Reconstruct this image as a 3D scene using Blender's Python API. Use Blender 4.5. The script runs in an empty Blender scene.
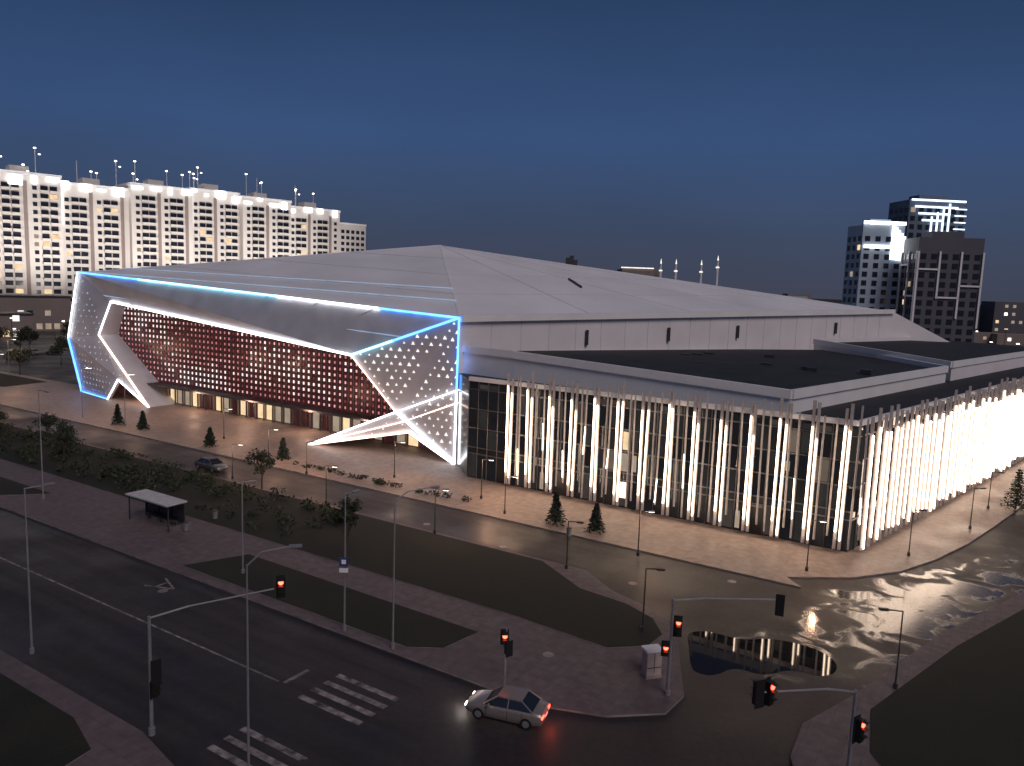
import bpy, math, random
from mathutils import Vector
random.seed(7)
R=random.random
def U(a,b): return a+(b-a)*random.random()
scene=bpy.context.scene

# ---------------------------------------------------------------- materials
MATS={}
def mat(name,col,rough=0.7,metal=0.0,var=0.15,nscale=2.0,em=None,es=0.0,bump=0.0,spec=0.5,ior=None):
    if name in MATS: return MATS[name]
    m=bpy.data.materials.new(name); m.use_nodes=True
    nt=m.node_tree; b=nt.nodes['Principled BSDF']
    b.inputs['Roughness'].default_value=rough; b.inputs['Metallic'].default_value=metal
    b.inputs['Specular IOR Level'].default_value=spec
    if ior: b.inputs['IOR'].default_value=ior
    tc=nt.nodes.new('ShaderNodeTexCoord'); n=nt.nodes.new('ShaderNodeTexNoise')
    n.inputs['Scale'].default_value=nscale; n.inputs['Detail'].default_value=6
    nt.links.new(tc.outputs['Object'],n.inputs['Vector'])
    r=nt.nodes.new('ShaderNodeValToRGB')
    r.color_ramp.elements[0].position=.3; r.color_ramp.elements[1].position=.7
    r.color_ramp.elements[0].color=tuple(c*(1-var) for c in col)+(1,)
    r.color_ramp.elements[1].color=tuple(min(1,c*(1+var)) for c in col)+(1,)
    nt.links.new(n.outputs['Fac'],r.inputs['Fac']); nt.links.new(r.outputs['Color'],b.inputs['Base Color'])
    if em:
        b.inputs['Emission Color'].default_value=tuple(em)+(1,); b.inputs['Emission Strength'].default_value=es
    if bump:
        bp=nt.nodes.new('ShaderNodeBump'); bp.inputs['Strength'].default_value=bump; bp.inputs['Distance'].default_value=.03
        nt.links.new(n.outputs['Fac'],bp.inputs['Height']); nt.links.new(bp.outputs['Normal'],b.inputs['Normal'])
    MATS[name]=m; return m
def ground_mat(name,c1,c2,s1,s2,r1,r2,tile=None,wet=None,streak=False):
    """mottled surface, roughness driven by noise, optional paver joints, optional wet area around a world-space spot"""
    m=bpy.data.materials.new(name); m.use_nodes=True; nt=m.node_tree; b=nt.nodes['Principled BSDF']
    L=nt.links.new; N=nt.nodes.new
    tc=N('ShaderNodeTexCoord')
    a=N('ShaderNodeTexNoise'); a.inputs['Scale'].default_value=s1; a.inputs['Detail'].default_value=5; a.inputs['Roughness'].default_value=.6
    f=N('ShaderNodeTexNoise'); f.inputs['Scale'].default_value=s2; f.inputs['Detail'].default_value=8
    L(tc.outputs['Object'],a.inputs['Vector']); L(tc.outputs['Object'],f.inputs['Vector'])
    r=N('ShaderNodeValToRGB'); r.color_ramp.elements[0].position=.32; r.color_ramp.elements[1].position=.68
    r.color_ramp.elements[0].color=(*c1,1); r.color_ramp.elements[1].color=(*c2,1)
    L(a.outputs['Fac'],r.inputs['Fac'])
    mx=N('ShaderNodeMix'); mx.data_type='RGBA'; mx.blend_type='MULTIPLY'; mx.inputs['Factor'].default_value=.6
    r2n=N('ShaderNodeValToRGB'); r2n.color_ramp.elements[0].position=.3; r2n.color_ramp.elements[1].position=.7
    r2n.color_ramp.elements[0].color=(.55,.55,.55,1); r2n.color_ramp.elements[1].color=(1.2,1.2,1.2,1)
    L(f.outputs['Fac'],r2n.inputs['Fac']); L(r.outputs['Color'],mx.inputs[6]); L(r2n.outputs['Color'],mx.inputs[7])
    out=mx.outputs[2]
    if tile or streak:
        mp=N('ShaderNodeMapping'); mp.inputs['Rotation'].default_value=(0,0,math.radians(32.3))
        L(tc.outputs['Object'],mp.inputs['Vector'])
    if tile:
        br=N('ShaderNodeTexBrick'); br.inputs['Scale'].default_value=1; br.inputs['Brick Width'].default_value=tile
        br.inputs['Row Height'].default_value=tile; br.offset=0; br.inputs['Mortar Size'].default_value=.035
        br.inputs['Color1'].default_value=(1,1,1,1); br.inputs['Color2'].default_value=(.9,.9,.9,1); br.inputs['Mortar'].default_value=(.78,.78,.78,1)
        L(mp.outputs['Vector'],br.inputs['Vector'])
        m2=N('ShaderNodeMix'); m2.data_type='RGBA'; m2.blend_type='MULTIPLY'; m2.inputs['Factor'].default_value=1
        L(out,m2.inputs[6]); L(br.outputs['Color'],m2.inputs[7]); out=m2.outputs[2]
    if streak:
        ms=N('ShaderNodeMapping'); ms.inputs['Scale'].default_value=(.03,.9,1); L(mp.outputs['Vector'],ms.inputs['Vector'])
        sn_=N('ShaderNodeTexNoise'); sn_.inputs['Scale'].default_value=1; sn_.inputs['Detail'].default_value=4; L(ms.outputs['Vector'],sn_.inputs['Vector'])
        sr=N('ShaderNodeValToRGB'); sr.color_ramp.elements[0].position=.35; sr.color_ramp.elements[1].position=.65
        sr.color_ramp.elements[0].color=(.6,.6,.6,1); sr.color_ramp.elements[1].color=(1.25,1.22,1.2,1); L(sn_.outputs['Fac'],sr.inputs['Fac'])
        m4=N('ShaderNodeMix'); m4.data_type='RGBA'; m4.blend_type='MULTIPLY'; m4.inputs['Factor'].default_value=1
        L(out,m4.inputs[6]); L(sr.outputs['Color'],m4.inputs[7]); out=m4.outputs[2]
    L(out,b.inputs['Base Color'])
    mr=N('ShaderNodeMapRange'); mr.inputs['From Min'].default_value=.35; mr.inputs['From Max'].default_value=.65
    mr.inputs['To Min'].default_value=r1; mr.inputs['To Max'].default_value=r2
    L(a.outputs['Fac'],mr.inputs['Value']); rough=mr.outputs['Result']
    bp=N('ShaderNodeBump'); bp.inputs['Strength'].default_value=.25; bp.inputs['Distance'].default_value=.01
    if wet:
        cx,cy,ang,hx,hy=wet
        mp2=N('ShaderNodeMapping'); mp2.vector_type='TEXTURE'
        mp2.inputs['Location'].default_value=(cx,cy,0); mp2.inputs['Rotation'].default_value=(0,0,ang); mp2.inputs['Scale'].default_value=(hx,hy,1)
        L(tc.outputs['Object'],mp2.inputs['Vector'])
        ln=N('ShaderNodeVectorMath'); ln.operation='LENGTH'; L(mp2.outputs[0],ln.inputs[0])
        wn=N('ShaderNodeTexNoise'); wn.inputs['Scale'].default_value=.38; wn.inputs['Detail'].default_value=7; wn.inputs['Distortion'].default_value=.8
        L(tc.outputs['Object'],wn.inputs['Vector'])
        ma=N('ShaderNodeMath'); ma.operation='MULTIPLY_ADD'; ma.inputs[1].default_value=4.2; ma.inputs[2].default_value=-2.1
        L(wn.outputs['Fac'],ma.inputs[0])
        ad=N('ShaderNodeMath'); ad.operation='ADD'; L(ma.outputs[0],ad.inputs[0]); L(ln.outputs['Value'],ad.inputs[1])
        m3=N('ShaderNodeMapRange'); m3.interpolation_type='SMOOTHSTEP'
        m3.inputs['From Min'].default_value=.5; m3.inputs['From Max'].default_value=1.15; m3.inputs['To Min'].default_value=.15; m3.inputs['To Max'].default_value=.8
        L(ad.outputs[0],m3.inputs['Value'])
        mi=N('ShaderNodeMath'); mi.operation='MINIMUM'; L(rough,mi.inputs[0]); L(m3.outputs['Result'],mi.inputs[1]); rough=mi.outputs[0]
        ms=N('ShaderNodeMapRange'); ms.inputs['From Min'].default_value=.5; ms.inputs['From Max'].default_value=1.15; ms.inputs['To Min'].default_value=1.0; ms.inputs['To Max'].default_value=.4
        L(ad.outputs[0],ms.inputs['Value']); L(ms.outputs['Result'],b.inputs['Specular IOR Level'])
    L(rough,b.inputs['Roughness'])
    L(f.outputs['Fac'],bp.inputs['Height']); L(bp.outputs['Normal'],b.inputs['Normal'])
    MATS[name]=m; return m
def emis(name,col,s):
    if name in MATS: return MATS[name]
    m=bpy.data.materials.new(name); m.use_nodes=True; nt=m.node_tree; nt.nodes.clear()
    o=nt.nodes.new('ShaderNodeOutputMaterial'); e=nt.nodes.new('ShaderNodeEmission')
    tc=nt.nodes.new('ShaderNodeTexCoord'); n=nt.nodes.new('ShaderNodeTexNoise'); n.inputs['Scale'].default_value=.6
    mr=nt.nodes.new('ShaderNodeMapRange'); mr.inputs['To Min'].default_value=s*.6; mr.inputs['To Max'].default_value=s*1.4
    nt.links.new(tc.outputs['Object'],n.inputs['Vector']); nt.links.new(n.outputs['Fac'],mr.inputs['Value'])
    nt.links.new(mr.outputs['Result'],e.inputs['Strength'])
    e.inputs['Color'].default_value=(*col,1); nt.links.new(e.outputs[0],o.inputs[0])
    MATS[name]=m; return m

asphalt=ground_mat('asphalt',(.024,.020,.022),(.042,.035,.037),.12,2.5,.42,.75,streak=True)
cross=ground_mat('asphalt_damp',(.028,.023,.024),(.048,.040,.040),.12,2.5,.45,.75,wet=(33,58,.62,15,4.6))
paver=ground_mat('pavers',(.25,.185,.155),(.34,.26,.215),.15,1.4,.45,.7,tile=1.6)
walkm=ground_mat('sidewalk',(.115,.088,.094),(.17,.132,.138),.18,1.6,.6,.85,tile=1.0)
grassm=ground_mat('grass',(.010,.012,.008),(.024,.024,.015),.25,5,.9,1)
earth=ground_mat('earth',(.02,.02,.018),(.035,.033,.03),.02,.3,.9,1)
kerbm=mat('kerb_stone',(.26,.22,.21),.8,var=.4,nscale=.7)
paint=mat('road_paint',(.22,.195,.19),.7,var=.85,nscale=1.6)
roofm=mat('roof_membrane',(.80,.80,.83),.6,var=.09,nscale=.08)
wallw=mat('wall_panel',(.80,.76,.76),.6,var=.06,nscale=.2)
parap=mat('parapet_metal',(.86,.85,.84),.5,var=.05,nscale=.3)
darkroof=mat('bitumen_roof',(.026,.026,.03),.8,var=.3,nscale=.4)
glass=mat('facade_glass',(.025,.032,.04),.12,0,.3,.4,spec=.5)
mull=mat('mullion',(.14,.14,.15),.4,.5)
seam=mat('roof_seam',(.55,.55,.58),.6)
clad=mat('star_cladding',(.5,.5,.54),.45,.1,.12,.3)
finm=mat('fin',(.42,.38,.36),.5)
steel=mat('galvanised_steel',(.3,.3,.31),.45,.4)
darksteel=mat('dark_steel',(.05,.05,.055),.5,.3)
black=mat('black_plastic',(.015,.015,.016),.5)
leaf=mat('leaf',(.035,.045,.022),.8,var=.6,nscale=3)
needle=mat('needles',(.02,.035,.022),.8,var=.5,nscale=4)
bark=mat('bark',(.08,.06,.045),.9)
L_warm=emis('led_warm',(1,.76,.56),12)
L_warm2=emis('led_warm_bright',(1,.76,.58),9)
L_white=emis('led_white',(.95,.96,1),5)
L_crown=emis('crown_white',(.95,.96,1),3.5)
L_pink=emis('led_peach',(1,.72,.6),4)
L_blue=emis('led_blue',(.10,.32,1),4)
L_cyan=emis('led_cyan',(.30,.75,1),4)
L_ghost=emis('reflection_ghost',(.55,.72,1),.55)  # glow imitating window-pane reflections of the LED lines, not real LEDs
L_dot=emis('led_dot',(1,.93,.85),1.2)
L_red=emis('signal_red',(1,.06,.03),10)
L_head=emis('lamp_white',(1,.92,.82),7)
W_warm=emis('window_warm',(1,.72,.42),1.0)
W_dim=emis('window_dim',(1,.8,.6),.35)
lensoff=mat('lens_off',(.03,.03,.02),.3)

# ---------------------------------------------------------------- mesh builder
class MB:
    def __init__(s): s.v=[];s.f=[];s.m=[];s.mats=[]
    def mi(s,m):
        if m not in s.mats: s.mats.append(m)
        return s.mats.index(m)
    def poly(s,pts,m):
        i=len(s.v); s.v+= [tuple(p) for p in pts]; s.f.append(tuple(range(i,i+len(pts)))); s.m.append(s.mi(m))
    def prism(s,pts,z0,z1,m,mside=None,bottom=True):
        n=len(pts); i=len(s.v); z0s=z0 if hasattr(z0,'__len__') else [z0]*n; z1s=z1 if hasattr(z1,'__len__') else [z1]*n
        s.v+=[(p[0],p[1],z0s[k]) for k,p in enumerate(pts)]+[(p[0],p[1],z1s[k]) for k,p in enumerate(pts)]
        s.f.append(tuple(range(i+n,i+2*n))); s.m.append(s.mi(m))
        if bottom: s.f.append(tuple(range(i+n-1,i-1,-1))); s.m.append(s.mi(mside or m))
        for k in range(n):
            k2=(k+1)%n; s.f.append((i+k,i+k2,i+n+k2,i+n+k)); s.m.append(s.mi(mside or m))
    def box(s,c,sz,rz=0,m=None):
        x,y,z=sz[0]/2,sz[1]/2,sz[2]/2; co,si=math.cos(rz),math.sin(rz)
        pts=[(c[0]+a*co-b*si,c[1]+a*si+b*co) for a,b in ((-x,-y),(x,-y),(x,y),(-x,y))]
        s.prism(pts,c[2]-z,c[2]+z,m)
    def beam(s,p,q,w,h,m):
        p=Vector(p);q=Vector(q);d=(q-p).normalized(); up=Vector((0,0,1)) if abs(d.z)<.9 else Vector((1,0,0))
        a=d.cross(up).normalized(); b=a.cross(d)
        i=len(s.v)
        for e in (p,q):
            for x,y in ((-1,-1),(1,-1),(1,1),(-1,1)): s.v.append(tuple(e+a*x*w/2+b*y*h/2))
        for f in ((0,3,2,1),(4,5,6,7),(0,1,5,4),(1,2,6,5),(2,3,7,6),(3,0,4,7)):
            s.f.append(tuple(i+k for k in f)); s.m.append(s.mi(m))
    def tube(s,p,q,r,m,r2=None,n=8):
        p=Vector(p);q=Vector(q);d=(q-p).normalized(); up=Vector((0,0,1)) if abs(d.z)<.9 else Vector((1,0,0))
        a=d.cross(up).normalized(); b=a.cross(d); r2=r if r2 is None else r2; i=len(s.v)
        for e,rr in ((p,r),(q,r2)):
            for k in range(n):
                t=2*math.pi*k/n; s.v.append(tuple(e+(a*math.cos(t)+b*math.sin(t))*rr))
        mi=s.mi(m)
        for k in range(n):
            k2=(k+1)%n; s.f.append((i+k,i+k2,i+n+k2,i+n+k)); s.m.append(mi)
        s.f.append(tuple(range(i+n-1,i-1,-1))); s.m.append(mi); s.f.append(tuple(range(i+n,i+2*n))); s.m.append(mi)
    def obj(s,name,parent=None,bevel=0,smooth=False,loc=None,rz=0):
        me=bpy.data.meshes.new(name); me.from_pydata(s.v,[],s.f)
        for m in s.mats: me.materials.append(m)
        me.polygons.foreach_set('material_index',s.m)
        if smooth: me.polygons.foreach_set('use_smooth',[True]*len(s.f))
        me.update(); o=bpy.data.objects.new(name,me); scene.collection.objects.link(o)
        if parent: o.parent=parent
        if loc: o.location=loc
        o.rotation_euler[2]=rz
        if bevel:
            b=o.modifiers.new('bevel','BEVEL'); b.width=bevel; b.segments=2; b.limit_method='ANGLE'
        return o
def empty(name,loc=(0,0,0),rz=0):
    e=bpy.data.objects.new(name,None); scene.collection.objects.link(e); e.location=loc; e.rotation_euler[2]=rz; return e

D=Vector((.845,-.535,0)); Nn=Vector((.535,.845,0)); RZ=math.atan2(-.535,.845)
def SN(s,n,z=0): return (s*.845+n*.535,-s*.535+n*.845,z)
def sn(p): return (p[0]*.845-p[1]*.535, p[0]*.535+p[1]*.845)
def chaikin(pts,it=2):
    for _ in range(it):
        o=[]
        for i in range(len(pts)):
            a=pts[i];b=pts[(i+1)%len(pts)]
            o+= [(a[0]*.75+b[0]*.25,a[1]*.75+b[1]*.25),(a[0]*.25+b[0]*.75,a[1]*.25+b[1]*.75)]
        pts=o
    return pts
def W2(l): return [SN(a,b)[:2] for a,b in l]

# ---------------------------------------------------------------- ground
g=MB(); g.poly([(-3000,-300,0),(3000,-300,0),(3000,6000,0),(-3000,6000,0)],earth); g.obj('ground')
g=MB(); g.poly([SN(-400,21,.004),SN(75,21,.004),SN(75,66,.004),SN(-400,66,.004)],asphalt); g.obj('road')
g=MB(); g.poly([(10,5,.008),(30,25,.008),(60,60,.008),(190,180,.008),(150,200,.008),(45,95,.008),(15,70,.008),(-5,45,.008),(-2,20,.008)],cross); g.obj('cross_street')
def slab(name,pts,h,m,kerb=True,z0=0):
    b=MB()
    b.prism(pts,z0,h,m,kerbm if kerb else m,bottom=False); return b.obj(name)
far=W2([(-400,36.2),(-30,36.2)])+[(2,41.6),(6,40.7),(9.4,41.2),(10.9,43.2),(11.4,46.5),(12.0,50),(11.9,53.2),(10.8,56),(8.6,58.8)]+W2([(-28,57),(-400,57)])
slab('pavement',far,.13,walkm)
st=W2([(-400,45.6),(-28,45.6)])+[(7,48.9),(9.8,49.4),(11.1,51.2),(10.9,53.8),(9.3,56.3),(6,59)]+W2([(-32,56.5),(-400,56.5)])
slab('grass_verge',st,.17,grassm)
slab('grass_patch',W2([(-55,37.2),(-31,37.2),(-29,38.5),(-28.5,41.8),(-53,42.2)]),.17,grassm)
slab('grass_patch',W2([(-400,37.2),(-88,37.2),(-84,41.5),(-400,41.5)]),.17,grassm)
near=W2([(-400,21.8),(-36,21.8),(-31,20.8),(-29,18),(-28,0),(-400,0)])
slab('pavement',near,.13,walkm)
slab('grass_verge',W2([(-400,20.4),(-40,20.4),(-36.5,19.4),(-36,17),(-38,5),(-400,5)]),.17,grassm)
pl=W2([(-400,64.6),(-12,64.6)])+[(24,63.2),(29.8,63.6),(35,65.6),(40,69.1),(46,74.2),(52,80),(60,88),(105,131),(160,186),(160,300),(-300,300)]
slab('plaza_pavement',pl,.13,paver)
b=MB(); b.poly([SN(-395,86,.136),SN(-156,86,.136),SN(-156,112,.136),SN(-150,250,.136),SN(-395,250,.136)],asphalt); b.obj('parking_lot')
slab('lawn',W2([(-395,72),(-172,72),(-168,75),(-170,84),(-395,84)]),.19,grassm)
rb=[(14.6,34),(15.2,37.5),(17,40.6),(21.4,44),(31.1,52.6),(42.3,61),(62,76),(112,116),(200,100),(80,0),(16,0)]
slab('pavement',rb,.13,walkm)
slab('grass_verge',[(19.6,38),(21.6,42.3),(31.6,51),(43,59.6),(62,74),(112,113),(190,98),(80,2),(20,2)],.17,grassm)
pud=chaikin([(12.2,47.4),(12.7,50),(13.0,52.0),(14.6,52.4),(16.6,51.0),(18.9,51.6),(21.6,50.2),(22.2,47.8),(20.6,46.0),(18.6,47.2),(16.6,46.0),(15.0,47.2),(13.4,45.8),(12.2,46.2)],3)
pm=mat('puddle_water',(.016,.014,.014),.03,0,.2,1,bump=.02,spec=.5,ior=1.33)
b=MB(); b.poly([(x,y,.016) for x,y in pud],pm); b.obj('puddle')
b=MB()
def rect(s0,s1,n0,n1,z=.009): b.poly([SN(s0,n0,z),SN(s1,n0,z),SN(s1,n1,z),SN(s0,n1,z)],paint)
rect(-300,-34.5,29.45,29.6)
for n in [22.9,23.9,24.9,28.9,29.9,30.9,31.9]: rect(-32.2,-27.4,n,n+.42,.013)
rect(-34.2,-33.9,29.6,31.5,.013)
for (s0,n0) in [(-54,34.2)]: # bus lane letter
    for a_,c_ in (((0,0),(2.4,.9)),((0,1.8),(2.4,.9)),((.9,.35),(.9,1.45))):
        p_=Vector(SN(s0+a_[0],n0-1+a_[1],.012)); q_=Vector(SN(s0+c_[0],n0-1+c_[1],.012)); dd=(q_-p_).normalized(); nn=Vector((-dd.y,dd.x,0))*.09
        b.poly([p_-nn,q_-nn,q_+nn,p_+nn],paint)
b.obj('road_markings')
b=MB()
for x,y in [(-.3,68.6),(1.3,64.6),(19,62),(3,47.7),(-8,74.5),(10.5,60.8),(-26,56)]:
    z=.14 if (x,y)in[(3,47.7)] else .016
    pts=[(x+.38*math.cos(t*math.pi/8),y+.38*math.sin(t*math.pi/8),z) for t in range(16)]
    b.poly(pts,kerbm)
b.obj('manhole_covers')

# ---------------------------------------------------------------- arena
arena=empty('sports_arena')
T1=(-85,151,23.5);S1=(-87,150.5,10.7);F1=(-85,151,.1);F1b=(-75.6,142.8,.1);K=(-72.3,140.4,4.2)
O3=(-64.4,135.5,.1);O2=(-79.1,147,11.8);O1=(-76.1,146,18.2)
T2=(-7,100,19.5);M=(-22,105,13.7);X=(-15.6,104,6.2);R1=(-7.2,100.2,.1);R2=(-28.9,109.4,.1);Y=(-13.8,104,3.5)
E=(81,166,21.2);AP=(-14.7,150,31.1);BK=(3,222,20);E2=(98,170,14)
def V(p): return Vector(p)
def lerp(a,c,t): return V(a)*(1-t)+V(c)*t
b=MB()
b.poly([T1,T2,AP],roofm); b.poly([T2,E,AP],roofm); b.poly([E,BK,AP],roofm); b.poly([BK,T1,AP],roofm)
b.poly([E,E2,(40,215,14),BK],roofm)
b.obj('roof',arena)
b=MB()
up=Vector((0,0,.02))
for k in (3,6,9,12):
    t=k/14; b.beam(lerp(T2,E,t)+up,lerp(lerp(T2,E,t),AP,.985)+up,.14,.05,seam)
for t in (.25,.5,.75):
    b.beam(lerp(T2,AP,t)+up,lerp(E,AP,t)+up,.12,.05,seam); b.beam(lerp(T2,AP,t)+up,lerp(T1,AP,t)+up,.12,.05,seam)
b.beam(V(T2)+up,V(AP)+up,.3,.08,parap); b.beam(V(T1)+up,V(AP)+up,.3,.08,parap)
for a,c in (((.36,.34),(.42,.46)),):
    p=lerp(lerp(T2,E,a[0]),AP,a[1]); q=lerp(lerp(T2,E,c[0]),AP,c[1]); b.beam(p+up*10,q+up*10,.25,.35,darksteel)
for k,(t,h) in enumerate([(.26,1.2),(.268,1.7),(.276,1.0)]):
    p=lerp(AP,E,t); b.box((p.x,p.y,p.z+h/2),(.8,.8,h),0,darksteel)
b.obj('roof_seams',arena)
b=MB()
b.poly([(T2[0],T2[1],0),(E[0],E[1],0),E,T2],wallw)
b.poly([(E[0],E[1],0),(E2[0],E2[1],0),E2,E],wallw); b.poly([(E2[0],E2[1],0),(40,215,0),(40,215,14),E2],wallw)
b.poly([(40,215,0),(3,222,0),BK,(40,215,14)],wallw); b.poly([(3,222,0),(-85,151,0),T1,BK],clad)
b.obj('hall_walls',arena)
b=MB()
dT=(V(E)-V(T2)).normalized(); off=Vector((dT.y,-dT.x,0)).normalized()
b.beam(V(T2)+off*.25,V(E)+off*.25,.7,.9,parap)
for k in range(1,22):
    p=lerp(T2,E,k/22)+off*.03; b.beam((p.x,p.y,12),(p.x,p.y,p.z-.5),.06,.05,seam)
for t in (.2,.36,.52,.8):
    p=lerp(T2,E,t)+off*.3; b.beam((p.x,p.y,p.z-4.2),(p.x,p.y,p.z-2.0),.4,.4,darksteel)
b.obj('parapet',arena)
b=MB()
def thick(pts,d=.5):
    n=(V(pts[1])-V(pts[0])).cross(V(pts[2])-V(pts[0])).normalized()
    if n.dot(V(pts[0])-Vector((0,0,24)))<0: n=-n
    a=[V(p) for p in pts]; c=[p+n*d for p in a]; b.poly(a,clad); b.poly(c[::-1],clad)
    for i in range(len(a)):
        j=(i+1)%len(a); b.poly([a[i],a[j],c[j],c[i]],clad)
thick([T1,S1,O2,O1]); thick([S1,F1,F1b,K]); thick([S1,K,O2]); thick([K,O3,O2])
thick([T1,O1,M]); thick([T1,M,T2]); thick([M,X,T2]); thick([T2,X,R1]); thick([X,Y,R1],.4); thick([R2,Y,X],.4)
def back(p,n=85.5): s_,_=sn(p); return Vector(SN(s_,n,p[2]))
for a,c in ((O1,M),(M,X),(X,R2),(O2,O1),(O3,O2)): b.poly([V(a),V(c),back(c),back(a)],clad)
b.obj('star_frame',arena)
b=MB()
for t in (.12,.24,.36,.48,.6,.72,.84):
    o_=Vector((-.05,-.08,.03)); b.beam(lerp(T1,T2,t)+o_,lerp(O1,M,t)+o_,.06,.04,mull)
b.obj('visor_joints',arena)
def led(a,c,m,r=.13,o=Vector((-.12,-.28,.05))):
    B.tube(V(a)+o,V(c)+o,r,m,n=6)
B=MB()
q1=lerp(T1,T2,.22);q2=lerp(T1,T2,.62);q3=lerp(T1,T2,.85)
led(T1,q1,L_blue,.16);led(q1,q2,L_cyan,.16);led(q2,q3,L_white,.16);led(q3,T2,L_blue,.16)
led(T1,S1,L_white);led(S1,F1,L_blue,.18);led(F1,F1b,L_blue);led(F1b,K,L_white);led(K,O3,L_white)
led(O1,M,L_white,.17);led(O2,O1,L_white);led(O3,O2,L_pink,.18)
led(T2,lerp(T2,M,.6),L_blue,.17);led(lerp(T2,M,.6),M,L_cyan,.17)
led(T2,lerp(T2,R1,.5),L_blue,.15);led(lerp(T2,R1,.5),R1,L_white,.15)
led(M,X,L_pink,.09);led(X,R1,L_white,.16);led(R2,X,L_white,.13);led(R2,Y,L_pink,.17);led(Y,R1,L_white,.14)
led(X,(-4.8,99,11),L_white,.09);led(R2,lerp(X,Y,.5),L_pink,.08);led(lerp(X,Y,.5),(-5.5,99.6,9),L_pink,.07)
led(T1,lerp(T2,AP,.16),L_ghost,.08,Vector((0,0,.25)));led(lerp(T1,AP,.12),lerp(T2,AP,.3),L_ghost,.07,Vector((0,0,.25)))  # added glowing tubes over the roof, drawn as ghost reflections of the LEDs
led(lerp(T1,O1,.8),lerp(T2,M,.5),L_ghost,.08)  # same added reflection ghost, across the visor
B.obj('led_lines',arena)
def inside(p,poly):
    c=False;n=len(poly);j=n-1
    for i in range(n):
        if (poly[i][1]>p[1])!=(poly[j][1]>p[1]) and p[0]<(poly[j][0]-poly[i][0])*(p[1]-poly[i][1])/(poly[j][1]-poly[i][1])+poly[i][0]: c=not c
        j=i
    return c
def dots(b,tri,sp,sz,m,keep=1.0):
    P=[V(p) for p in tri]; n=(P[1]-P[0]).cross(P[2]-P[0]).normalized()
    if n.dot(P[0]-Vector((0,0,24)))>0: n=-n
    u=Vector((0,0,1)).cross(n).normalized(); v=n.cross(u); o=P[0]
    c=sum(P,Vector())/len(P)
    Q=[((p-o).dot(u),(p-o).dot(v)) for p in P]; cc=((c-o).dot(u),(c-o).dot(v))
    Qi=[(a+(cc[0]-a)*.06,e+(cc[1]-e)*.06) for a,e in Q]
    x0=min(q[0] for q in Q);x1=max(q[0] for q in Q);y0=min(q[1] for q in Q);y1=max(q[1] for q in Q)
    y=y0;k=0
    while y<y1:
        x=x0+(k%2)*sp/2
        while x<x1:
            if inside((x,y),Qi) and R()<keep:
                r=sz*U(.6,1.25); w=o+u*x+v*y+n*.07
                b.poly([w-u*r-v*r*.8,w+u*r-v*r*.8,w+v*r],m)
            x+=sp
        y+=sp*.75;k+=1
b=MB()
dots(b,[M,X,T2],1.3,.24,L_dot,.93); dots(b,[T2,X,R1],1.3,.24,L_dot,.93)
fd=emis('led_dot_faint',(.8,.85,1),.5)
dots(b,[T1,S1,O2,O1],1.5,.2,fd,.8); dots(b,[S1,F1,F1b,K],1.5,.22,fd,.8); dots(b,[S1,K,O2],1.5,.22,fd,.8); dots(b,[K,O3,O2],1.5,.22,fd,.8)
dots(b,[R2,Y,X],1.2,.16,L_dot,.6)
b.obj('perforation_lights',arena)
b=MB()
scr=mat('screen_glass',(.03,.013,.018),.25,0,.4,.3,em=(1,.26,.28),es=.03)
b.poly([SN(-152,85.6,0),SN(-58,85.6,0),SN(-58,85.6,19),SN(-152,85.6,20)],scr)
reds=[emis('dot_red',(1,.34,.33),.6),emis('dot_rose',(1,.52,.5),.95),emis('dot_white',(1,.76,.72),1.4),emis('dot_dark',(.5,.1,.1),.4)]
s=-150
while s<-60:
    z=4.3
    while z<19:
        w=math.sin(s*.21+z*.35)+math.sin(s*.07-z*.5)+U(-1.1,1.1)
        k=2 if w>.7 else (1 if w>-.5 else 0)
        if R()<.06:k=3
        r=.19 if k==2 else .17
        b.poly([SN(s-r,85.5,z-r*1.2),SN(s+r,85.5,z-r*1.2),SN(s+r,85.5,z+r*1.2),SN(s-r,85.5,z+r*1.2)],reds[k])
        z+=.98
    b.beam(SN(s+.6,85.45,.1),SN(s+.6,85.45,19),.06,.08,mull)
    s+=1.15
s=-140
while s<-70:
    b.box(SN(s,85.0,1.6),(.12,.3,3.2),RZ,mull)
    if R()<.6: b.poly([SN(s+.2,85.4,.3),SN(s+2.0,85.4,.3),SN(s+2.0,85.4,2.9),SN(s+.2,85.4,2.9)],random.choice([W_dim,W_warm,W_dim]))
    s+=2.2
b.box(SN(-105,84.2,3.5),(78,2.4,.3),RZ,darksteel)
b.obj('media_screen',arena)
for s_ in (-132,-118,-104,-90,-78):
    ld=bpy.data.lights.new('entrance_light','POINT'); ld.energy=420; ld.color=(1,.6,.42); ld.shadow_soft_size=.2
    lo=bpy.data.objects.new('entrance_light',ld); scene.collection.objects.link(lo); lo.location=SN(s_,82.6,3.1); lo.parent=arena

# glass block
A=(-5.2,93.8);Bc=(32.1,70.1);C=(118,157)
b=MB()
b.prism([A,Bc,C,(90,170),T2[:2]],0,12.3,darkroof,glass,bottom=False)
b.obj('glass_wing',arena)
b=MB()
ps=[(-6.5,100.5),(.2,95.0),(27.6,75.3),(62,109.7),(58,140),(40,134)]
zt=[15.9,15.9,14.7,14.7,15,15]
b.prism(ps,12.2,[z-.7 for z in zt],darkroof,parap,bottom=False)
for i in range(1,4):
    a=ps[i];c=ps[i+1]; b.beam((a[0],a[1],zt[i]-.45),(c[0],c[1],zt[i+1]-.45),.5,.9,parap)
b.beam((ps[0][0],ps[0][1],15.5),(ps[1][0],ps[1][1],15.5),.5,.9,parap)
p2=[(64,112),(118,165.5),(96,176),(55,141)]
b.prism(p2,12.2,[14.4,14.4,15,15.4],darkroof,wallw,bottom=False)
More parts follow.
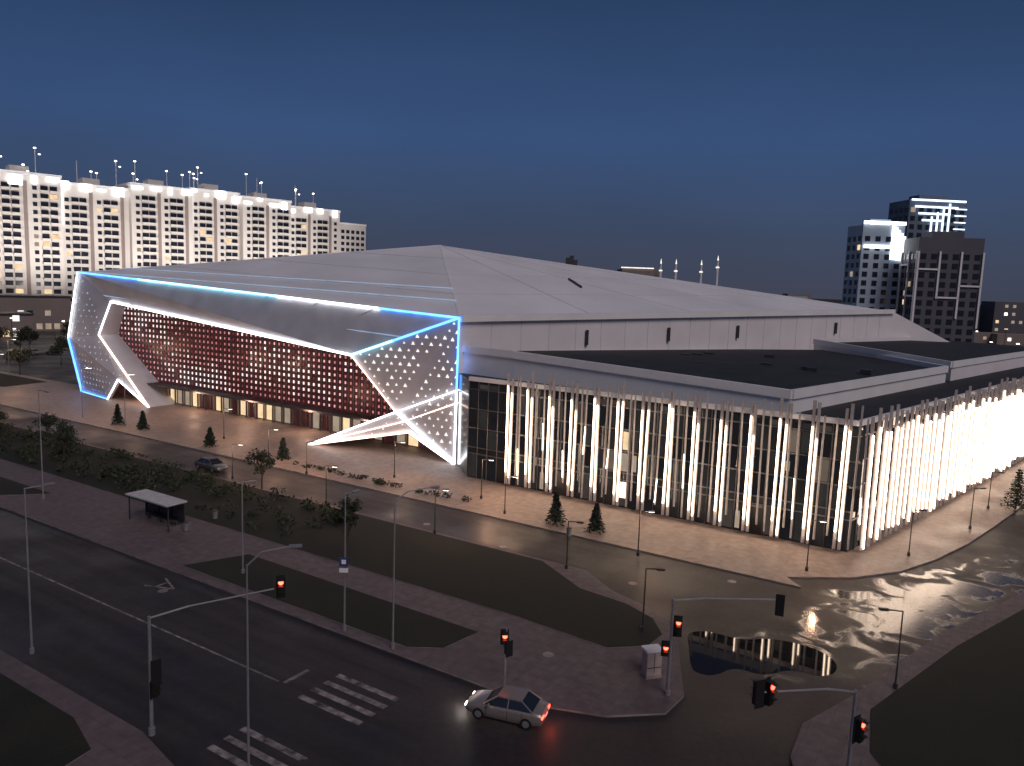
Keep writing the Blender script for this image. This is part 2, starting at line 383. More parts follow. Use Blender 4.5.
for i in (0,2,3):
    a=p2[i];c=p2[(i+1)%4]; z=[14.4,14.4,15,15.4]; b.beam((a[0],a[1],z[i]+.3),(c[0],c[1],z[(i+1)%4]+.3),.4,.9,parap)
for t in range(9): b.box((U(22,46),U(98,120),14.5),(1.3,.9,.6),RZ,darksteel)
b.beam((A[0],A[1],12.45),(Bc[0],Bc[1],12.45),.4,.5,parap); b.beam((Bc[0],Bc[1],12.45),(C[0],C[1],12.45),.4,.5,parap)
b.obj('wing_roof',arena)
pane=[emis('pane_a',(.8,.78,.9),.014),emis('pane_b',(.9,.8,.8),.028),emis('pane_c',(1,.8,.7),.05),emis('pane_d',(1,.78,.6),.13)]
def facade(P,Q,name,groups):
    P=Vector((*P,0));Q=Vector((*Q,0)); d=(Q-P); Ln=d.length; d.normalize(); n=Vector((d.y,-d.x,0))
    if n.dot(Vector((0,0,0))-P)<0: n=-n
    b=MB(); t=0; rows=[.2,3.2,4.0,6.4,8.8,11.2,12.0]
    while t<Ln:
        p=P+d*t+n*.06; b.beam((p.x,p.y,.1),(p.x,p.y,12.2),.07,.1,mull)
        for r0,r1 in zip(rows,rows[1:]):
            x=R(); k=None
            if x<.38:k=0
            elif x<.6:k=1
            elif x<.7:k=2
            elif x<.72:k=3
            if r0==3.2: k=None
            if k is not None:
                a=P+d*(t+.12)+n*.02; c=P+d*(t+1.33)+n*.02
                h0=r0+.12; h1=r1-.12
                b.poly([(a.x,a.y,h0),(c.x,c.y,h0),(c.x,c.y,h1),(a.x,a.y,h1)],pane[k])
        t+=1.45
    for z in (3.2,4.0,6.4,8.8,11.2):
        b.beam(P+n*.05+Vector((0,0,z)),Q+n*.05+Vector((0,0,z)),.08,.12,mull)
    b.obj(name+'_mullions',arena)
    b=MB(); groups(b,P,d,n,Ln); b.obj(name+'_light_fins',arena)
def g1(b,P,d,n,Ln):
    for i in range(14):
        t=6.3+2.83*i
        for k in (0,1):
            tt=t+k*.5+U(-.06,.06); lean=U(-.15,.15)
            p=P+d*tt+n*.95; q=p+d*lean
            z0=U(.8,1.6)+(0 if k else .8); z1=U(11.2,12.4)-k*U(0,1.5)
            b.beam((p.x,p.y,.5),(q.x,q.y,12.9+U(.2,1.5)),.10,.30,finm)
            a=n*.2; b.beam((p.x+a.x,p.y+a.y,z0),(q.x+a.x,q.y+a.y,z1),.2,.06,L_warm)
            for z in (3,8): b.beam(p-n*.9+Vector((0,0,z)),p+Vector((0,0,z)),.06,.06,mull)
        for j in (0,1):
            tt=t+1.25+j*.7+U(-.25,.25); p=P+d*tt+n*.95; q=p+d*U(-.2,.2)
            b.beam((p.x,p.y,U(.5,2)),(q.x,q.y,13+U(-.3,1.3)),.06,.18,finm)
        if R()<.3:
            a=n*.17; z0=U(1,6); b.beam((p.x+a.x,p.y+a.y,z0),(q.x+a.x,q.y+a.y,z0+U(2,4)),.06,.05,L_warm)
def g2(b,P,d,n,Ln):
    t=.8
    while t<Ln:
        p=P+d*t+n*.95; q=p+d*U(-.12,.12)
        b.beam((p.x,p.y,.4),(q.x,q.y,12.6+U(.1,1.3)),.10,.30,finm)
        a=n*.2; b.beam((p.x+a.x,p.y+a.y,U(.5,1.6)),(q.x+a.x,q.y+a.y,U(10.8,12.2)),.2,.06,L_warm2)
        t+=U(1.3,1.7)
facade(A,Bc,'front_facade',g1); facade(Bc,C,'side_facade',g2)
b=MB(); P=Vector((*A,0)); d=Vector((Bc[0]-A[0],Bc[1]-A[1],0)).normalized(); n=Vector((d.y,-d.x,0))
W_ent=emis('lobby_light',(1,.85,.62),2.0)
for t,z0,z1,w,m in [(20.4,1.2,3.0,1.2,W_ent),(20.4,4.2,6.2,1.0,W_dim),(20.8,6.6,8.6,.8,W_warm),(22.0,4.3,6.1,.5,W_dim),(10.5,.4,2.4,.5,W_dim),(33.5,.4,2.2,.6,W_dim),(28.5,4.3,5.5,.5,W_dim),(38,7,8,.4,W_dim)]:
    p=P+d*t+n*.03; q=p+d*w; b.poly([(p.x,p.y,z0),(q.x,q.y,z0),(q.x,q.y,z1),(p.x,p.y,z1)],m)
for t in (12.5,34):
    p=P+d*t+n*.14; q=p+d*2.2; b.poly([(p.x,p.y,.1),(q.x,q.y,.1),(q.x,q.y,2.9),(p.x,p.y,2.9)],black)
b.obj('lobby_windows',arena)

# ---------------------------------------------------------------- apartment blocks (left)
cream=mat('cream_render',(.66,.62,.57),.85,var=.06,nscale=.1)
creamd=mat('brown_render',(.26,.21,.19),.85,var=.08,nscale=.1)
win=mat('window_dark',(.02,.023,.035),.2)
def apartments():
    root=empty('apartment_block')
    P0=Vector((-300,235,0)); Q0=Vector((-98,430,0)); d=(Q0-P0); Ln=d.length; d.normalize(); n=Vector((d.y,-d.x,0)); rz=math.atan2(d.y,d.x)
    w=MB(); wn=MB(); cr=MB(); t=0; k=0
    while t<Ln-5:
        L=U(24,32); H=[62,60,62.5,63.5][k%4]; off=0 if k%2 else 3.5
        c=P0+d*(t+L/2)+n*(off/2-9)
        w.box((c.x,c.y,H/2),(L,18+off,H),rz,cream)
        w.box((c.x,c.y,H+.6),(L+.6,18.6+off,1.2),rz,parap)
        cc=P0+d*(t+L*.5)-n*8; w.box((cc.x,cc.y,H+2.5),(7,7,3.5),rz,cream)
        face=P0+n*(off+.08)
        nb=int(L/3.4)
        for i in range(nb):
            x=t+1.2+(L-2.4)*(i+.5)/nb
            balc=(i%4 in(1,2)); brown=(i%4==3)
            if brown:
                p=face+d*x+n*.05; w.box((p.x,p.y,H/2),(1.4,.3,H-5),rz,creamd)
            for f in range(18):
                z=4+f*3.3
                if z>H-3.5: break
                p=face+d*x
                if balc:
                    wn.box((p.x+n.x*.1,p.y+n.y*.1,z+.5),(2.7,.25,1.9),rz,win if R()<.95 else W_warm)
                    pp=p+n*.6; w.box((pp.x,pp.y,z-.9),(3.2,1.2,1.0),rz,cream)
                elif not brown:
                    m=win if R()<.9 else (W_dim if R()<.6 else W_warm)
                    wn.box((p.x+n.x*.02,p.y+n.y*.02,z+.3),(1.6,.15,1.6),rz,m)
        for i in range(4):
            x=t+L*(.1+.26*i)+U(-1,1); p=face+d*x+n*.6
            cr.box((p.x,p.y,H-U(0,2.5)),(U(1.2,5),.5,U(1.0,4)),rz,L_crown)
        p=face+d*(t+L*.02)+n*.7
        if k%2: cr.box((p.x,p.y,H-9),(.8,.5,16),rz,L_crown)
        for i in range(4):
            p=P0+d*(t+U(2,L-2))-n*U(2,10); h=U(4,14)
            cr.tube((p.x,p.y,H),(p.x,p.y,H+h),.16,parap,n=5)
            if R()<.8: cr.box((p.x,p.y,H+h),(.9,.4,.45),rz,L_head)
            if R()<.5: cr.box((p.x+1.6,p.y+.4,H+h-2.5),(.7,.3,.4),rz,L_head); cr.beam((p.x,p.y,H+h-2.5),(p.x+1.6,p.y+.4,H+h-2.5),.12,.12,steel)
        t+=L; k+=1
    c=P0+d*(t+9)-n*10; w.box((c.x,c.y,27),(17,18,54),rz,cream); w.box((c.x,c.y,54.5),(17.4,18.4,1),rz,parap)
    for f in range(15):
        for i in range(5):
            p=P0+d*(t+2.5+i*3.2)-n*.95; wn.box((p.x,p.y,4+f*3.3),(2.0,.2,1.8),rz,win)
    w.obj('walls',root); wn.obj('windows',root); cr.obj('rooftop_lights',root)
    for i in range(9):
        t=Ln*(i+.4)/9; p=P0+d*t+n*34
        ld=bpy.data.lights.new('floodlight','SPOT'); ld.energy=60000; ld.spot_size=math.radians(120); ld.spot_blend=1; ld.color=(1,.92,.88); ld.shadow_soft_size=.5
        lo=bpy.data.objects.new('floodlight',ld); scene.collection.objects.link(lo); lo.location=(p.x,p.y,14); lo.parent=root
        tgt=P0+d*t+Vector((0,0,58)); lo.rotation_euler=(tgt-lo.location).to_track_quat('-Z','Y').to_euler()
apartments()
def shops(x,y,L,H,rz,name='shop_building'):
    b=MB(); b.box((x,y,H/2),(L,14,H),rz,creamd)
    d=Vector((math.cos(rz),math.sin(rz),0)); n=Vector((d.y,-d.x,0)); p0=Vector((x,y,0))+n*7.06-d*L/2
    i=1
    while i<L-3:
        p=p0+d*i; m=random.choice([W_warm,W_dim,win,L_dot,L_dot])
        b.poly([(p.x,p.y,.8),(p.x+d.x*2,p.y+d.y*2,.8),(p.x+d.x*2,p.y+d.y*2,3),(p.x,p.y,3)],m)
        if R()<.7: b.poly([(p.x,p.y,6),(p.x+d.x*2,p.y+d.y*2,6),(p.x+d.x*2,p.y+d.y*2,8),(p.x,p.y,8)],m)
        i+=3
    b.box((x,y,H+.3),(L+.5,14.5,.6),rz,darksteel)
    b.obj(name)
shops(-205,285,70,13,.75); shops(-150,330,50,13,.75); shops(-178,262,22,8,.75)

# ---------------------------------------------------------------- towers (right)
def tower(cx,cy,w,dp,H,rz,body,frames,lit,name='residential_tower',crown=None):
    root=empty(name); b=MB(); b.box((cx,cy,H/2),(w,dp,H),rz,body)
    d=Vector((math.cos(rz),math.sin(rz),0)); n=Vector((d.y,-d.x,0)); c=Vector((cx,cy,0))
    for (dd,nn,ww,dpp) in ((d,n,w,dp),(n*1,-d,dp,w)):
        p0=c+nn*(dpp/2+.05)-dd*ww/2; k=int(ww/3.3); r2=math.atan2(dd.y,dd.x)
        for i in range(k):
            for f in range(int(H/3.3)-1):
                p=p0+dd*(ww*(i+.5)/k); m=win if R()>lit else (W_dim if R()<.7 else W_warm)
                b.box((p.x,p.y,3+f*3.3),(1.9,.2,1.9),r2,m)
        if frames:
            for i in range(0,k+1,2):
                p=p0+dd*(ww*i/k)+nn*.3; z0=U(0,H*.5); b.box((p.x,p.y,(z0+H*.85)/2+2),(.6,.5,H*.85-z0),r2,parap)
            for i in range(0,k-1,2):
                p=p0+dd*(ww*(i+1)/k)+nn*.3; b.box((p.x,p.y,H*U(.5,.9)),(ww*2/k,.5,.6),r2,parap)
    b.box((cx,cy,H+1.2),(w*.5,dp*.5,2.4),rz,body)
    b.obj('walls',root)
    if crown:
        B=MB(); crown(B,c,d,n,w,dp,H,rz); B.obj('crown_lights',root)
bluew=mat('blue_grey_panel',(.38,.48,.58),.6,var=.08,nscale=.1)
bluedk=mat('slate_blue_panel',(.12,.16,.22),.6,var=.08,nscale=.1)
greyd=mat('dark_grey_panel',(.10,.10,.12),.7,var=.1,nscale=.1)
def cr1(B,c,d,n,w,dp,H,rz):
    for z,l,o_ in ((H+.8,1.0,0),(H-8,.8,.05)):
        p=c+n*(dp/2+.4)-d*w*o_; B.box((p.x,p.y,z),(w*l,.5,1.2),rz,L_crown)
    for k in range(5):
        p=c+n*(dp/2+.3)+d*(w*(.22+.07*k)); B.box((p.x,p.y,H-6-k*.6),(.8,.5,13-k),rz,L_crown)
def cr3(B,c,d,n,w,dp,H,rz):
    lb=emis('crown_led',(.75,.87,1),2.2)
    for k in range(4):
        p=c+n*(dp/2+.4)-d*(w*.03*k); B.box((p.x,p.y,H-2.6*k),(w*(.95-.2*k),.4,.7),rz,lb)
    for k in range(4):
        p=c+n*(dp/2+.4)+d*(w*(.2-.1*k)); B.box((p.x,p.y,H-9-k*.5),(.55,.4,16-2.5*k),rz,lb)
    for k in range(6):
        p=c+n*(dp/2+.4)+d*(w*.4); B.box((p.x,p.y,H-3-2.6*k),(w*.2,.3,.4),rz,lb)
tower(137,300,16,12,51,.05,bluew,False,.06,crown=cr1)
tower(166,320,24,14,63,.1,bluedk,False,.03,crown=cr3)
tower(155,285,22,14,46,-.1,greyd,True,.03)
b=MB(); wl=[W_dim,W_warm,emis('city_lights',(1,.86,.7),2.5)]
def sky(x,y,w,h,lit,m):
    b.box((x,y,h/2),(w,12,h),0,m)
    for i in range(int(w/4)):
        for f in range(int(h/4)):
            if R()<lit: b.box((x-w/2+2+i*4,y-6.1,2+f*4),(1.5,.2,1.5),0,random.choice(wl))
for x in range(120,900,24):
    if R()<.8: sky(x+U(-8,8),U(520,640),U(14,30),U(14,36),.3,random.choice([greyd,creamd,bluew]))
for x in range(-700,120,30):
    if R()<.7: sky(x+U(-8,8),U(650,800),U(18,40),U(12,28),.15,random.choice([greyd,creamd]))
for k in range(16): sky(225+U(0,140),U(330,430),U(10,22),U(8,26),.35,random.choice([greyd,creamd,creamd]))
for k in range(150):
    x=U(180,480);y=U(230,520);h=U(5,14); b.tube((x,y,0),(x,y,h),.1,darksteel,n=4); b.box((x,y,h),(.9,.9,.4),0,random.choice([L_head,W_warm,wl[2]]))
for k in range(60):
    x=U(-330,-150);y=U(200,330);h=U(5,9); b.tube((x,y,0),(x,y,h),.1,darksteel,n=4); b.box((x,y,h),(.6,.6,.3),0,random.choice([L_head,W_warm,wl[2]]))
b.obj('distant_city_buildings')
b=MB()
for px in (655,670,695,711):
    x=(px-512)/770*620; h=49 if px!=711 else 53
    b.tube((x,620,0),(x,620,h-10),1.1,parap,r2=.9); b.tube((x,620,h-10),(x,620,h-9),1.4,L_dot); b.tube((x,620,h-9),(x,620,h-4),.7,parap); b.tube((x,620,h-4),(x,620,h),.7,L_dot,r2=.05)
b.box((100,640,20),(30,30,40),0,creamd); b.box((97,622,41),(26,.5,.9),0,L_dot)
b.obj('mosque_minarets')

# ---------------------------------------------------------------- street furniture
def lamp(x,y,h,arm=1.2,ang=0,lit=False,double=False,z=.13,m=None,rise=0.0):
    m=m or steel; root=empty('street_lamp',(x,y,z)); b=MB()
    b.tube((0,0,0),(0,0,.35),.14,m,n=10); b.tube((0,0,.35),(0,0,h),.07 if h>6 else .06,m,r2=.04,n=8); b.obj('post',root)
    b=MB(); c,s_=math.cos(ang),math.sin(ang)
    for sg in ((1,-1) if double else (1,)):
        e=(c*arm*sg,s_*arm*sg,h+rise); 
        if rise:
            mid=(c*arm*.35*sg,s_*arm*.35*sg,h+rise*.75); b.tube((0,0,h-.05),mid,.045,m); b.tube(mid,e,.04,m)
        else: b.tube((0,0,h-.03),e,.045,m)
        b.box((e[0]+c*.2*sg,e[1]+s_*.2*sg,e[2]),(.6,.24,.1),ang,m)
        b.box((e[0]+c*.2*sg,e[1]+s_*.2*sg,e[2]-.07),(.5,.18,.03),ang,L_head if lit else lensoff)
    b.obj('head',root)
    if lit:
        ld=bpy.data.lights.new('lamp','POINT'); ld.energy=lit; ld.color=(1,.58,.36); ld.shadow_soft_size=.15
        lo=bpy.data.objects.new('bulb',ld); scene.collection.objects.link(lo); lo.location=(c*arm,s_*arm,h+rise-.35); lo.parent=root
for x,y,h,l in [(11.9,67.1,4.2,240),(5.2,63.3,4.2,0),(26.3,64.8,4.6,220),(37.7,69.7,4.4,0),(48.9,79,4.4,0),(55.8,87.2,4.4,0),(9.8,51.7,4.6,0),(-19.4,79.9,4.2,260),(-6.9,71.3,4.4,220),(-32.6,88.7,4.2,260),(-.3,78.6,4.0,240),(-24.8,92.2,4,300)]:
    lamp(x,y,h,.8,U(-.3,.3),l,m=darksteel)
lamp(24.3,44.9,5.0,.9,math.pi*.95,m=darksteel)
lamp(-48.6,78.2,11.5,1.5,RZ,False); lamp(-29.4,45.5,10.6,1.2,.9,False); lamp(-21.2,59.7,7.6,.6,.3,False)
lamp(-10.9,50.2,9.6,.8,1.0,False); lamp(-7.2,47.8,10,2.4,.35,False,rise=.7); lamp(-12.1,34.6,10.6,2.0,.25,False,z=0,rise=.8)
for x,y in [(-95,140),(-70,124),(-112,170),(-140,160),(-60,118),(-118,150)]: lamp(x,y,8,1.2,1,700)
for x,y in [(-42,111),(-31,97),(-14,92),(-3,84)]: lamp(x,y,4.5,.8,0,460,m=darksteel)

def signal(b,x,y,z,ang,on=True,n=3):
    c,s_=math.cos(ang),math.sin(ang); h=.34*n
    b.box((x,y,z),(.26,.34,h+.06),ang,black)
    b.box((x-c*.15,y-s_*.15,z),(.03,.5,h+.3),ang,black)
    for i in range(n):
        zz=z+h/2-.17-i*.34; p=Vector((x+c*.13,y+s_*.13,zz)); q=Vector((x+c*.17,y+s_*.17,zz))
        b.tube(p,q,.14,L_red if (i==0 and on) else lensoff,n=12)
        b.beam((x+c*.14,y+s_*.14,zz+.16),(x+c*.34,y+s_*.34,zz+.14),.28,.02,black)
def mast(x,y,h,ax,ay,rise,heads,extra):
    root=empty('traffic_light',(x,y,0)); b=MB(); b.tube((0,0,0),(0,0,h),.11,steel,r2=.08,n=10)
    b.tube((0,0,.0),(0,0,.4),.18,steel); k=.3
    b.tube((0,0,h-.1),(ax*k,ay*k,h+rise*.7),.06,steel); b.tube((ax*k,ay*k,h+rise*.7),(ax,ay,h+rise),.05,steel)
    b.obj('mast',root); b=MB()
    for (f,dz,ang,on) in heads: signal(b,ax*f,ay*f,h+rise+dz,ang,on)
    for (dx,z,ang,on,n) in extra:
        signal(b,dx,-.1,z,ang,on,n)
    b.obj('signal_heads',root)
mast(-18.2,37.6,6.5,5.3,3.6,.2,[(1.06,.0,-1.25,True)],[(.3,3.6,2.4,False,3),(.3,2.6,-.2,False,2)])
mast(9.9,43.2,6.1,6.2,.2,.1,[(1.02,-.3,1.2,False)],[(.35,4.4,-1.7,True,3),(-.3,3.0,-1.7,True,2)])
mast(16.2,33.2,6.2,-4.8,-.9,.2,[(1.0,.0,2.0,False),(.88,-.05,-.9,True)],[(.3,4.3,-.9,True,3)])
root=empty('pedestrian_signal',(.2,43.3,.13)); b=MB(); b.tube((0,0,0),(0,0,3.7),.06,steel); b.obj('post',root); b=MB(); signal(b,-.1,-.12,3.2,-1.5,True,2); signal(b,.1,-.12,2.6,2.2,False,2); b.obj('signal_heads',root)
root=empty('traffic_sign',(-10.9,50.0,.13)); b=MB(); b.box((0,-.14,5.0),(.6,.04,.6),0,mat('sign_blue',(.03,.06,.2),.4)); b.box((0,-.165,5.0),(.3,.01,.3),0,parap); b.box((0,-.14,4.4),(.6,.04,.3),0,parap); b.obj('plates',root)
root=empty('utility_cabinet',(9.3,45.4,.13),.3); b=MB(); b.box((0,0,.95),(1.0,.7,1.5),0,mat('cabinet_paint',(.45,.36,.33),.6)); b.box((0,0,.1),(1.1,.8,.2),0,kerbm); b.box((0,0,1.78),(1.15,.85,.14),0,parap); b.box((0,-.36,1.0),(.04,.02,1.3),0,black); b.box((0,-.36,.7),(.96,.02,.05),0,black); b.obj('cabinet',root,bevel=.02)
sx,sy=-33.6,71.4
root=empty('bus_shelter',(sx,sy,.13),RZ); b=MB()
b.box((0,0,2.55),(6.6,2.2,.14),0,mat('shelter_roof',(.5,.5,.5),.5)); b.box((0,0,2.45),(6.7,2.3,.06),0,darksteel); b.obj('canopy',root,bevel=.02)
b=MB()
for x in (-3.1,-1,1,3.1):
    b.box((x,.9,1.2),(.09,.09,2.4),0,darksteel)
for x in (-3.1,3.1): b.box((x,-.8,1.2),(.09,.09,2.4),0,darksteel)
b.box((0,.95,1.3),(6.1,.03,1.9),0,glass); b.box((0,.55,.48),(4.5,.45,.06),0,bark)
for x in (-2,0,2): b.box((x,.55,.22),(.08,.35,.44),0,darksteel)
b.obj('frame_and_bench',root)
for x,y in [(-28.8,73.5),(-30,69.6),(6,71.9)]:
    b=MB(); b.tube((0,0,0),(0,0,.8),.22,steel,r2=.27,n=12); b.tube((0,0,.8),(0,0,.9),.29,darksteel,r2=.2,n=12); b.tube((0,0,.0),(0,0,.05),.26,darksteel,n=12); b.obj('litter_bin',loc=(x,y,.13))

# ---------------------------------------------------------------- cars
def car(x,y,ang,col,name='parked_car',lights=False,z=.016):
    root=empty(name,(x,y,z),ang)
    cm=mat('car_paint_%d'%int(col[0]*1000),col,.25,.4,.03,1,spec=.7)
    b=MB()
    st=[(-2.28,.42,.78,.70),(-2.2,.3,.92,.82),(-1.75,.22,.98,.88),(-.9,.2,.97,.9),(0,.2,.94,.9),(.9,.2,.92,.9),(1.5,.22,.86,.88),(2.05,.26,.74,.82),(2.25,.32,.62,.7),(2.32,.4,.52,.58)]
    idx=[]
    for (X_,zb,zt,w) in st:
        i=len(b.v); hm=(zb+zt)/2
        for sg in (1,-1):
            pts=[(X_,sg*w*.9,zb),(X_,sg*w,hm-.05),(X_,sg*w*.985,zt-.12),(X_,sg*w*.86,zt)]
            b.v+=pts if sg==1 else pts[::-1]
        idx.append(i)
    mi=b.mi(cm)
    for a,c in zip(idx,idx[1:]):
        for k in range(8):
            k2=(k+1)%8; b.f.append((a+k,a+k2,c+k2,c+k)); b.m.append(mi)
    b.f.append(tuple(idx[0]+k for k in range(7,-1,-1))); b.m.append(mi); b.f.append(tuple(idx[-1]+k for k in range(8))); b.m.append(mi)
    o=b.obj('body',root,bevel=.03,smooth=True)
    b=MB()
    base=[(-1.75,.95),(1.15,.9)]; top=[(-1.05,1.42),(.35,1.43)]
    wb,wt=.80,.62
    def q(X_,w,zz,sg): return (X_,sg*w,zz)
    cg=mat('car_glass',(.015,.018,.022),.05,spec=.8)
    bl=[q(base[0][0],wb,base[0][1],1),q(base[1][0],wb,base[1][1],1),q(top[1][0],wt,top[1][1],1),q(top[0][0],wt,top[0][1],1)]
    br=[(p[0],-p[1],p[2]) for p in bl]
    b.poly(bl[::-1],cg); b.poly(br,cg); b.poly([bl[1],br[1],br[2],bl[2]][::-1],cg); b.poly([bl[0],bl[3],br[3],br[0]][::-1],cg)
    b.box((-.35,0,1.45),(1.45,1.2,.05),0,cm)
    for sg in (1,-1):
        for (p,r_) in ((bl[0],bl[3]),(bl[1],bl[2]),((-.3,wb,.93),(-.32,wt,1.43)),(bl[3],bl[2])):
            b.beam((p[0],sg*(p[1]+.01),p[2]),(r_[0],sg*(r_[1]+.01),r_[2]+.01),.06,.06,cm)
        b.box((.75,sg*.98,1.0),(.12,.2,.12),0,cm)
        for xx in (-1.15,-.3,.95): b.beam((xx,sg*.905,.35),(xx,sg*.885,.86),.02,.015,black)
        for xx in (-.95,-.05): b.box((xx,sg*.9,.78),(.18,.04,.03),0,steel)
    b.obj('cabin',root)
    b=MB()
    for wx in (-1.4,1.38):
        for sg in (1,-1):
            b.tube((wx,sg*.72,.32),(wx,sg*.915,.32),.32,black,n=18); b.tube((wx,sg*.9,.32),(wx,sg*.93,.32),.2,steel,n=12)
    b.obj('wheels',root)
    b=MB()
    tl=L_red if lights else mat('tail_lens',(.25,.02,.02),.3); hl=L_head if lights else mat('head_lens',(.5,.5,.5),.2)
    for sg in (1,-1):
        b.box((-2.25,sg*.6,.74),(.08,.3,.14),0,tl); b.box((2.2,sg*.56,.58),(.1,.3,.13),0,hl)
    b.box((-2.29,0,.62),(.03,.5,.12),0,parap); b.box((2.31,0,.42),(.03,.7,.12),0,black)
    b.obj('lights_and_plates',root)
    if lights:
        for dx,colr,e in ((2.7,(1,.9,.8),30),(-2.6,(1,.1,.05),16)):
            ld=bpy.data.lights.new('glow','POINT'); ld.energy=e; ld.color=colr; ld.shadow_soft_size=.1
            lo=bpy.data.objects.new('lamp_light',ld); scene.collection.objects.link(lo); lo.location=(dx,0,.55); lo.parent=root
car(.35,40.5,math.pi-.33,(.36,.31,.28),'silver_sedan_car',True)
p=SN(-81,59.0); car(p[0],p[1],RZ,(.16,.15,.15))
for k in range(6):
    c=random.choice([.05,.12,.4]); car(-150+k*4,205+k*2.4,.9,(c,c,c),z=.14)

# ---------------------------------------------------------------- vegetation
def leaves(b,c,rad,n,size,m):
    for _ in range(n):
        while True:
            v=Vector((U(-1,1),U(-1,1),U(-1,1)))
            if v.length<1: break
        v=v*(.55+.45*R()); p=Vector(c)+Vector((v.x*rad[0],v.y*rad[1],v.z*rad[2])); s=size*U(.6,1.3)
        a=Vector((U(-1,1),U(-1,1),U(-1,1))).normalized(); e=a.cross(Vector((U(-1,1),U(-1,1),U(-1,1)))).normalized()
        b.poly([p-a*s,p+e*s*.6,p+a*s,p-e*s*.6],m)
def decid(x,y,h,r,name='deciduous_tree'):
    root=empty(name,(x,y,.13)); b=MB(); th=h*.42
    b.tube((0,0,0),(.05,0,th),.11,bark,r2=.07); br=[]
    for k in range(7):
        a=k*2.4; e=(math.cos(a)*r*U(.4,.8),math.sin(a)*r*U(.4,.8),h*U(.55,.9)); b.tube((.05,0,th*U(.75,1)),e,.045,bark,r2=.015,n=5); br.append(e)
    b.tube((.05,0,th),(0,0,h*.92),.06,bark,r2=.02); b.obj('trunk',root)
    b=MB()
    for e in br+[(0,0,h*.88),(0,0,h*.7)]: leaves(b,e,(r*.48,r*.48,r*.5),85,.15 if r<2 else .26,leaf)
    b.obj('crown',root)
def pine(x,y,h,r,name='pine_tree'):
    root=empty(name,(x,y,.13)); b=MB(); b.tube((0,0,0),(0,0,h),.1,bark,r2=.02); b.obj('trunk',root); b=MB()
    for k in range(16):
        z=h*(.1+.88*k/16); rr=r*(1-k/16.5)*U(.85,1.1)
        for j in range(9):
            a=j*.698+k*.5+U(-.2,.2); L=rr*U(.75,1.1)
            for t in range(5):
                f=(t+.6)/5; p=Vector((math.cos(a)*L*f,math.sin(a)*L*f,z-.25*f*L)); 
                for _ in range(2):
                    s=.2*U(.7,1.3); q=Vector((U(-1,1),U(-1,1),U(-.6,.4)))*s; e=Vector((U(-1,1),U(-1,1),U(-1,1)))*s*.5
                    b.poly([p-q,p+e,p+q,p-e],needle)
    b.obj('crown',root)
pine(4.9,75.9,3.4,1.2);pine(8.8,73.8,3.0,1.15);pine(59.2,87.5,5,1.8)
for x,y,h in [(-29.9,99.6,3),(-42,105.8,2.8),(-56.3,116,3),(-61.7,119,3.4)]: pine(x,y,h,1.1)
decid(-13.2,61.0,6.6,1.3); decid(-27.9,84.9,4.4,1.7)
for s,n,h in [(-98,50,3.5),(-120,52,4),(-112,55,3.6),(-135,50,4),(-150,53,4.2),(-165,50,4),(-104,53,3.8),(-128,54,3.6)]:
    p=SN(s,n); decid(p[0],p[1],h,1.7)
for k in range(34): decid(U(-210,-108),U(160,240),U(5,8),U(2.2,3.6))
for k in range(8): decid(U(120,190),U(130,200),U(5,8),U(2,3))
b=MB()
for k in range(420):
    s=U(-190,-52); n=U(46.6,56.2)
    if s>-75 and n<52 and R()<.6: continue
    p=SN(s,n); h=U(.5,1.3); leaves(b,(p[0],p[1],.2+h*.5),(U(.7,1.6),U(.7,1.5),h*.6),30,.2,leaf)
for k in range(40):
    s=U(-75,-48); p=SN(s,67+U(-.5,.5)); leaves(b,(p[0],p[1],.4),(.6,.4,.35),20,.16,leaf)
b.obj('shrub_hedge')

# ---------------------------------------------------------------- world, sun, camera
w=bpy.data.worlds.new('World'); scene.world=w; w.use_nodes=True; nt=w.node_tree; nt.nodes.clear()
N=nt.nodes.new; L=nt.links.new
o=N('ShaderNodeOutputWorld'); bg=N('ShaderNodeBackground'); tc=N('ShaderNodeTexCoord'); sp=N('ShaderNodeSeparateXYZ')
L(tc.outputs['Generated'],sp.inputs[0])
r=N('ShaderNodeValToRGB'); cr=r.color_ramp
stops=[(0,(.052,.060,.092)),(.07,(.042,.064,.120)),(.18,(.036,.078,.19)),(.32,(.022,.050,.125)),(.5,(.012,.025,.065)),(1,(.009,.018,.048))]
while len(cr.elements)<len(stops): cr.elements.new(.5)
for e,(p_,c_) in zip(cr.elements,stops): e.position=p_; e.color=(*c_,1)
L(sp.outputs['Z'],r.inputs['Fac'])
ns=N('ShaderNodeTexNoise'); ns.inputs['Scale'].default_value=2.2; ns.inputs['Detail'].default_value=4
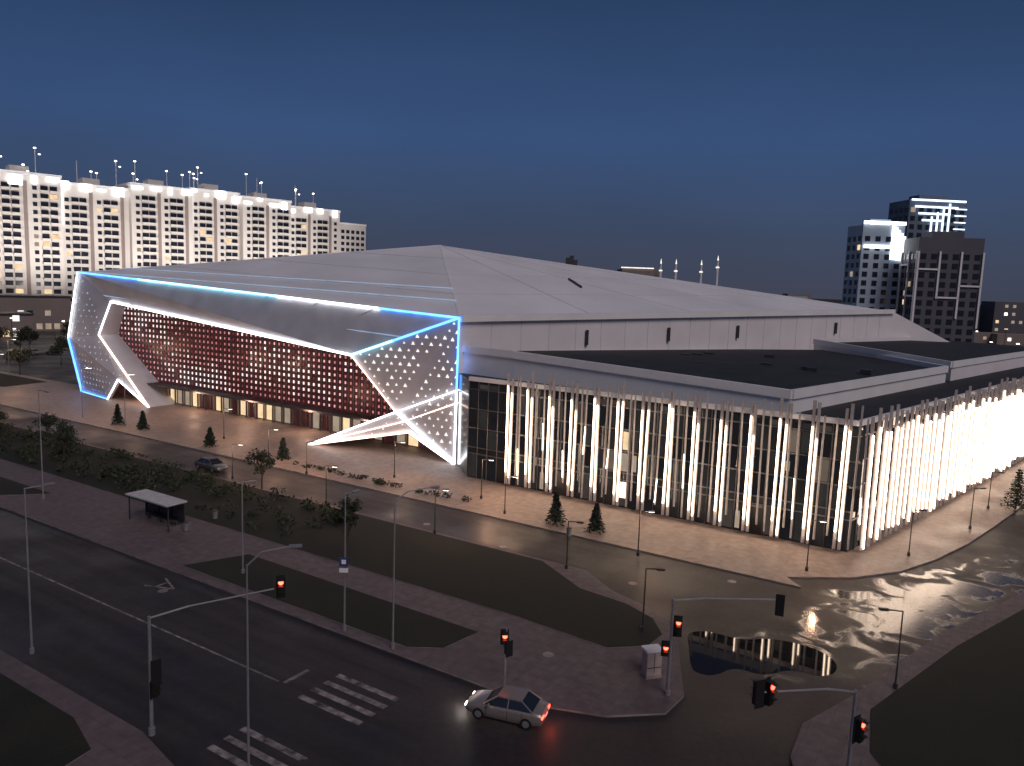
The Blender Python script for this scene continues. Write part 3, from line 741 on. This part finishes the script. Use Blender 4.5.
mp=N('ShaderNodeMapping'); mp.inputs['Scale'].default_value=(1,1,2.5); L(tc.outputs['Generated'],mp.inputs[0]); L(mp.outputs[0],ns.inputs['Vector'])
mr=N('ShaderNodeMapRange'); mr.inputs['To Min'].default_value=.8; mr.inputs['To Max'].default_value=1.2; L(ns.outputs['Fac'],mr.inputs['Value'])
mx=N('ShaderNodeMix'); mx.data_type='RGBA'; mx.blend_type='MULTIPLY'; mx.inputs['Factor'].default_value=1; L(r.outputs['Color'],mx.inputs[6]); L(mr.outputs['Result'],mx.inputs[7])
skt=N('ShaderNodeTexSky'); skt.sky_type='NISHITA'; skt.sun_disc=False; skt.sun_elevation=math.radians(1); skt.sun_rotation=math.radians(200)
ad=N('ShaderNodeMix'); ad.data_type='RGBA'; ad.blend_type='ADD'; ad.inputs['Factor'].default_value=.003
L(mx.outputs[2],ad.inputs[6]); L(skt.outputs[0],ad.inputs[7]); L(ad.outputs[2],bg.inputs[0]); bg.inputs[1].default_value=1.0; L(bg.outputs[0],o.inputs[0])
sl=bpy.data.lights.new('fill_sun','SUN'); sl.energy=1.1; sl.angle=math.radians(30); sl.color=(1,.86,.83)  # added soft fill that brightens roof and walls, no visible source
so=bpy.data.objects.new('fill_sun',sl); scene.collection.objects.link(so); so.rotation_euler=(math.radians(46),0,math.radians(28))

p=math.radians(7.25); rr=math.radians(2.0)
from mathutils import Matrix
Rv=Vector((1,0,0)); Uv=Vector((0,math.sin(p),math.cos(p))); Fv=Vector((0,math.cos(p),-math.sin(p)))
rc=Rv*math.cos(rr)+Uv*math.sin(rr); uc=-Rv*math.sin(rr)+Uv*math.cos(rr); bk=-Fv
cam=bpy.data.cameras.new('camera'); co=bpy.data.objects.new('camera',cam); scene.collection.objects.link(co)
mw=Matrix(((rc.x,uc.x,bk.x,0),(rc.y,uc.y,bk.y,0),(rc.z,uc.z,bk.z,24),(0,0,0,1))); co.matrix_world=mw
cam.sensor_width=36; cam.lens=36*770/1024; cam.clip_end=8000
scene.camera=co
scene.view_settings.view_transform='Standard'; scene.view_settings.look='None'; scene.view_settings.exposure=0
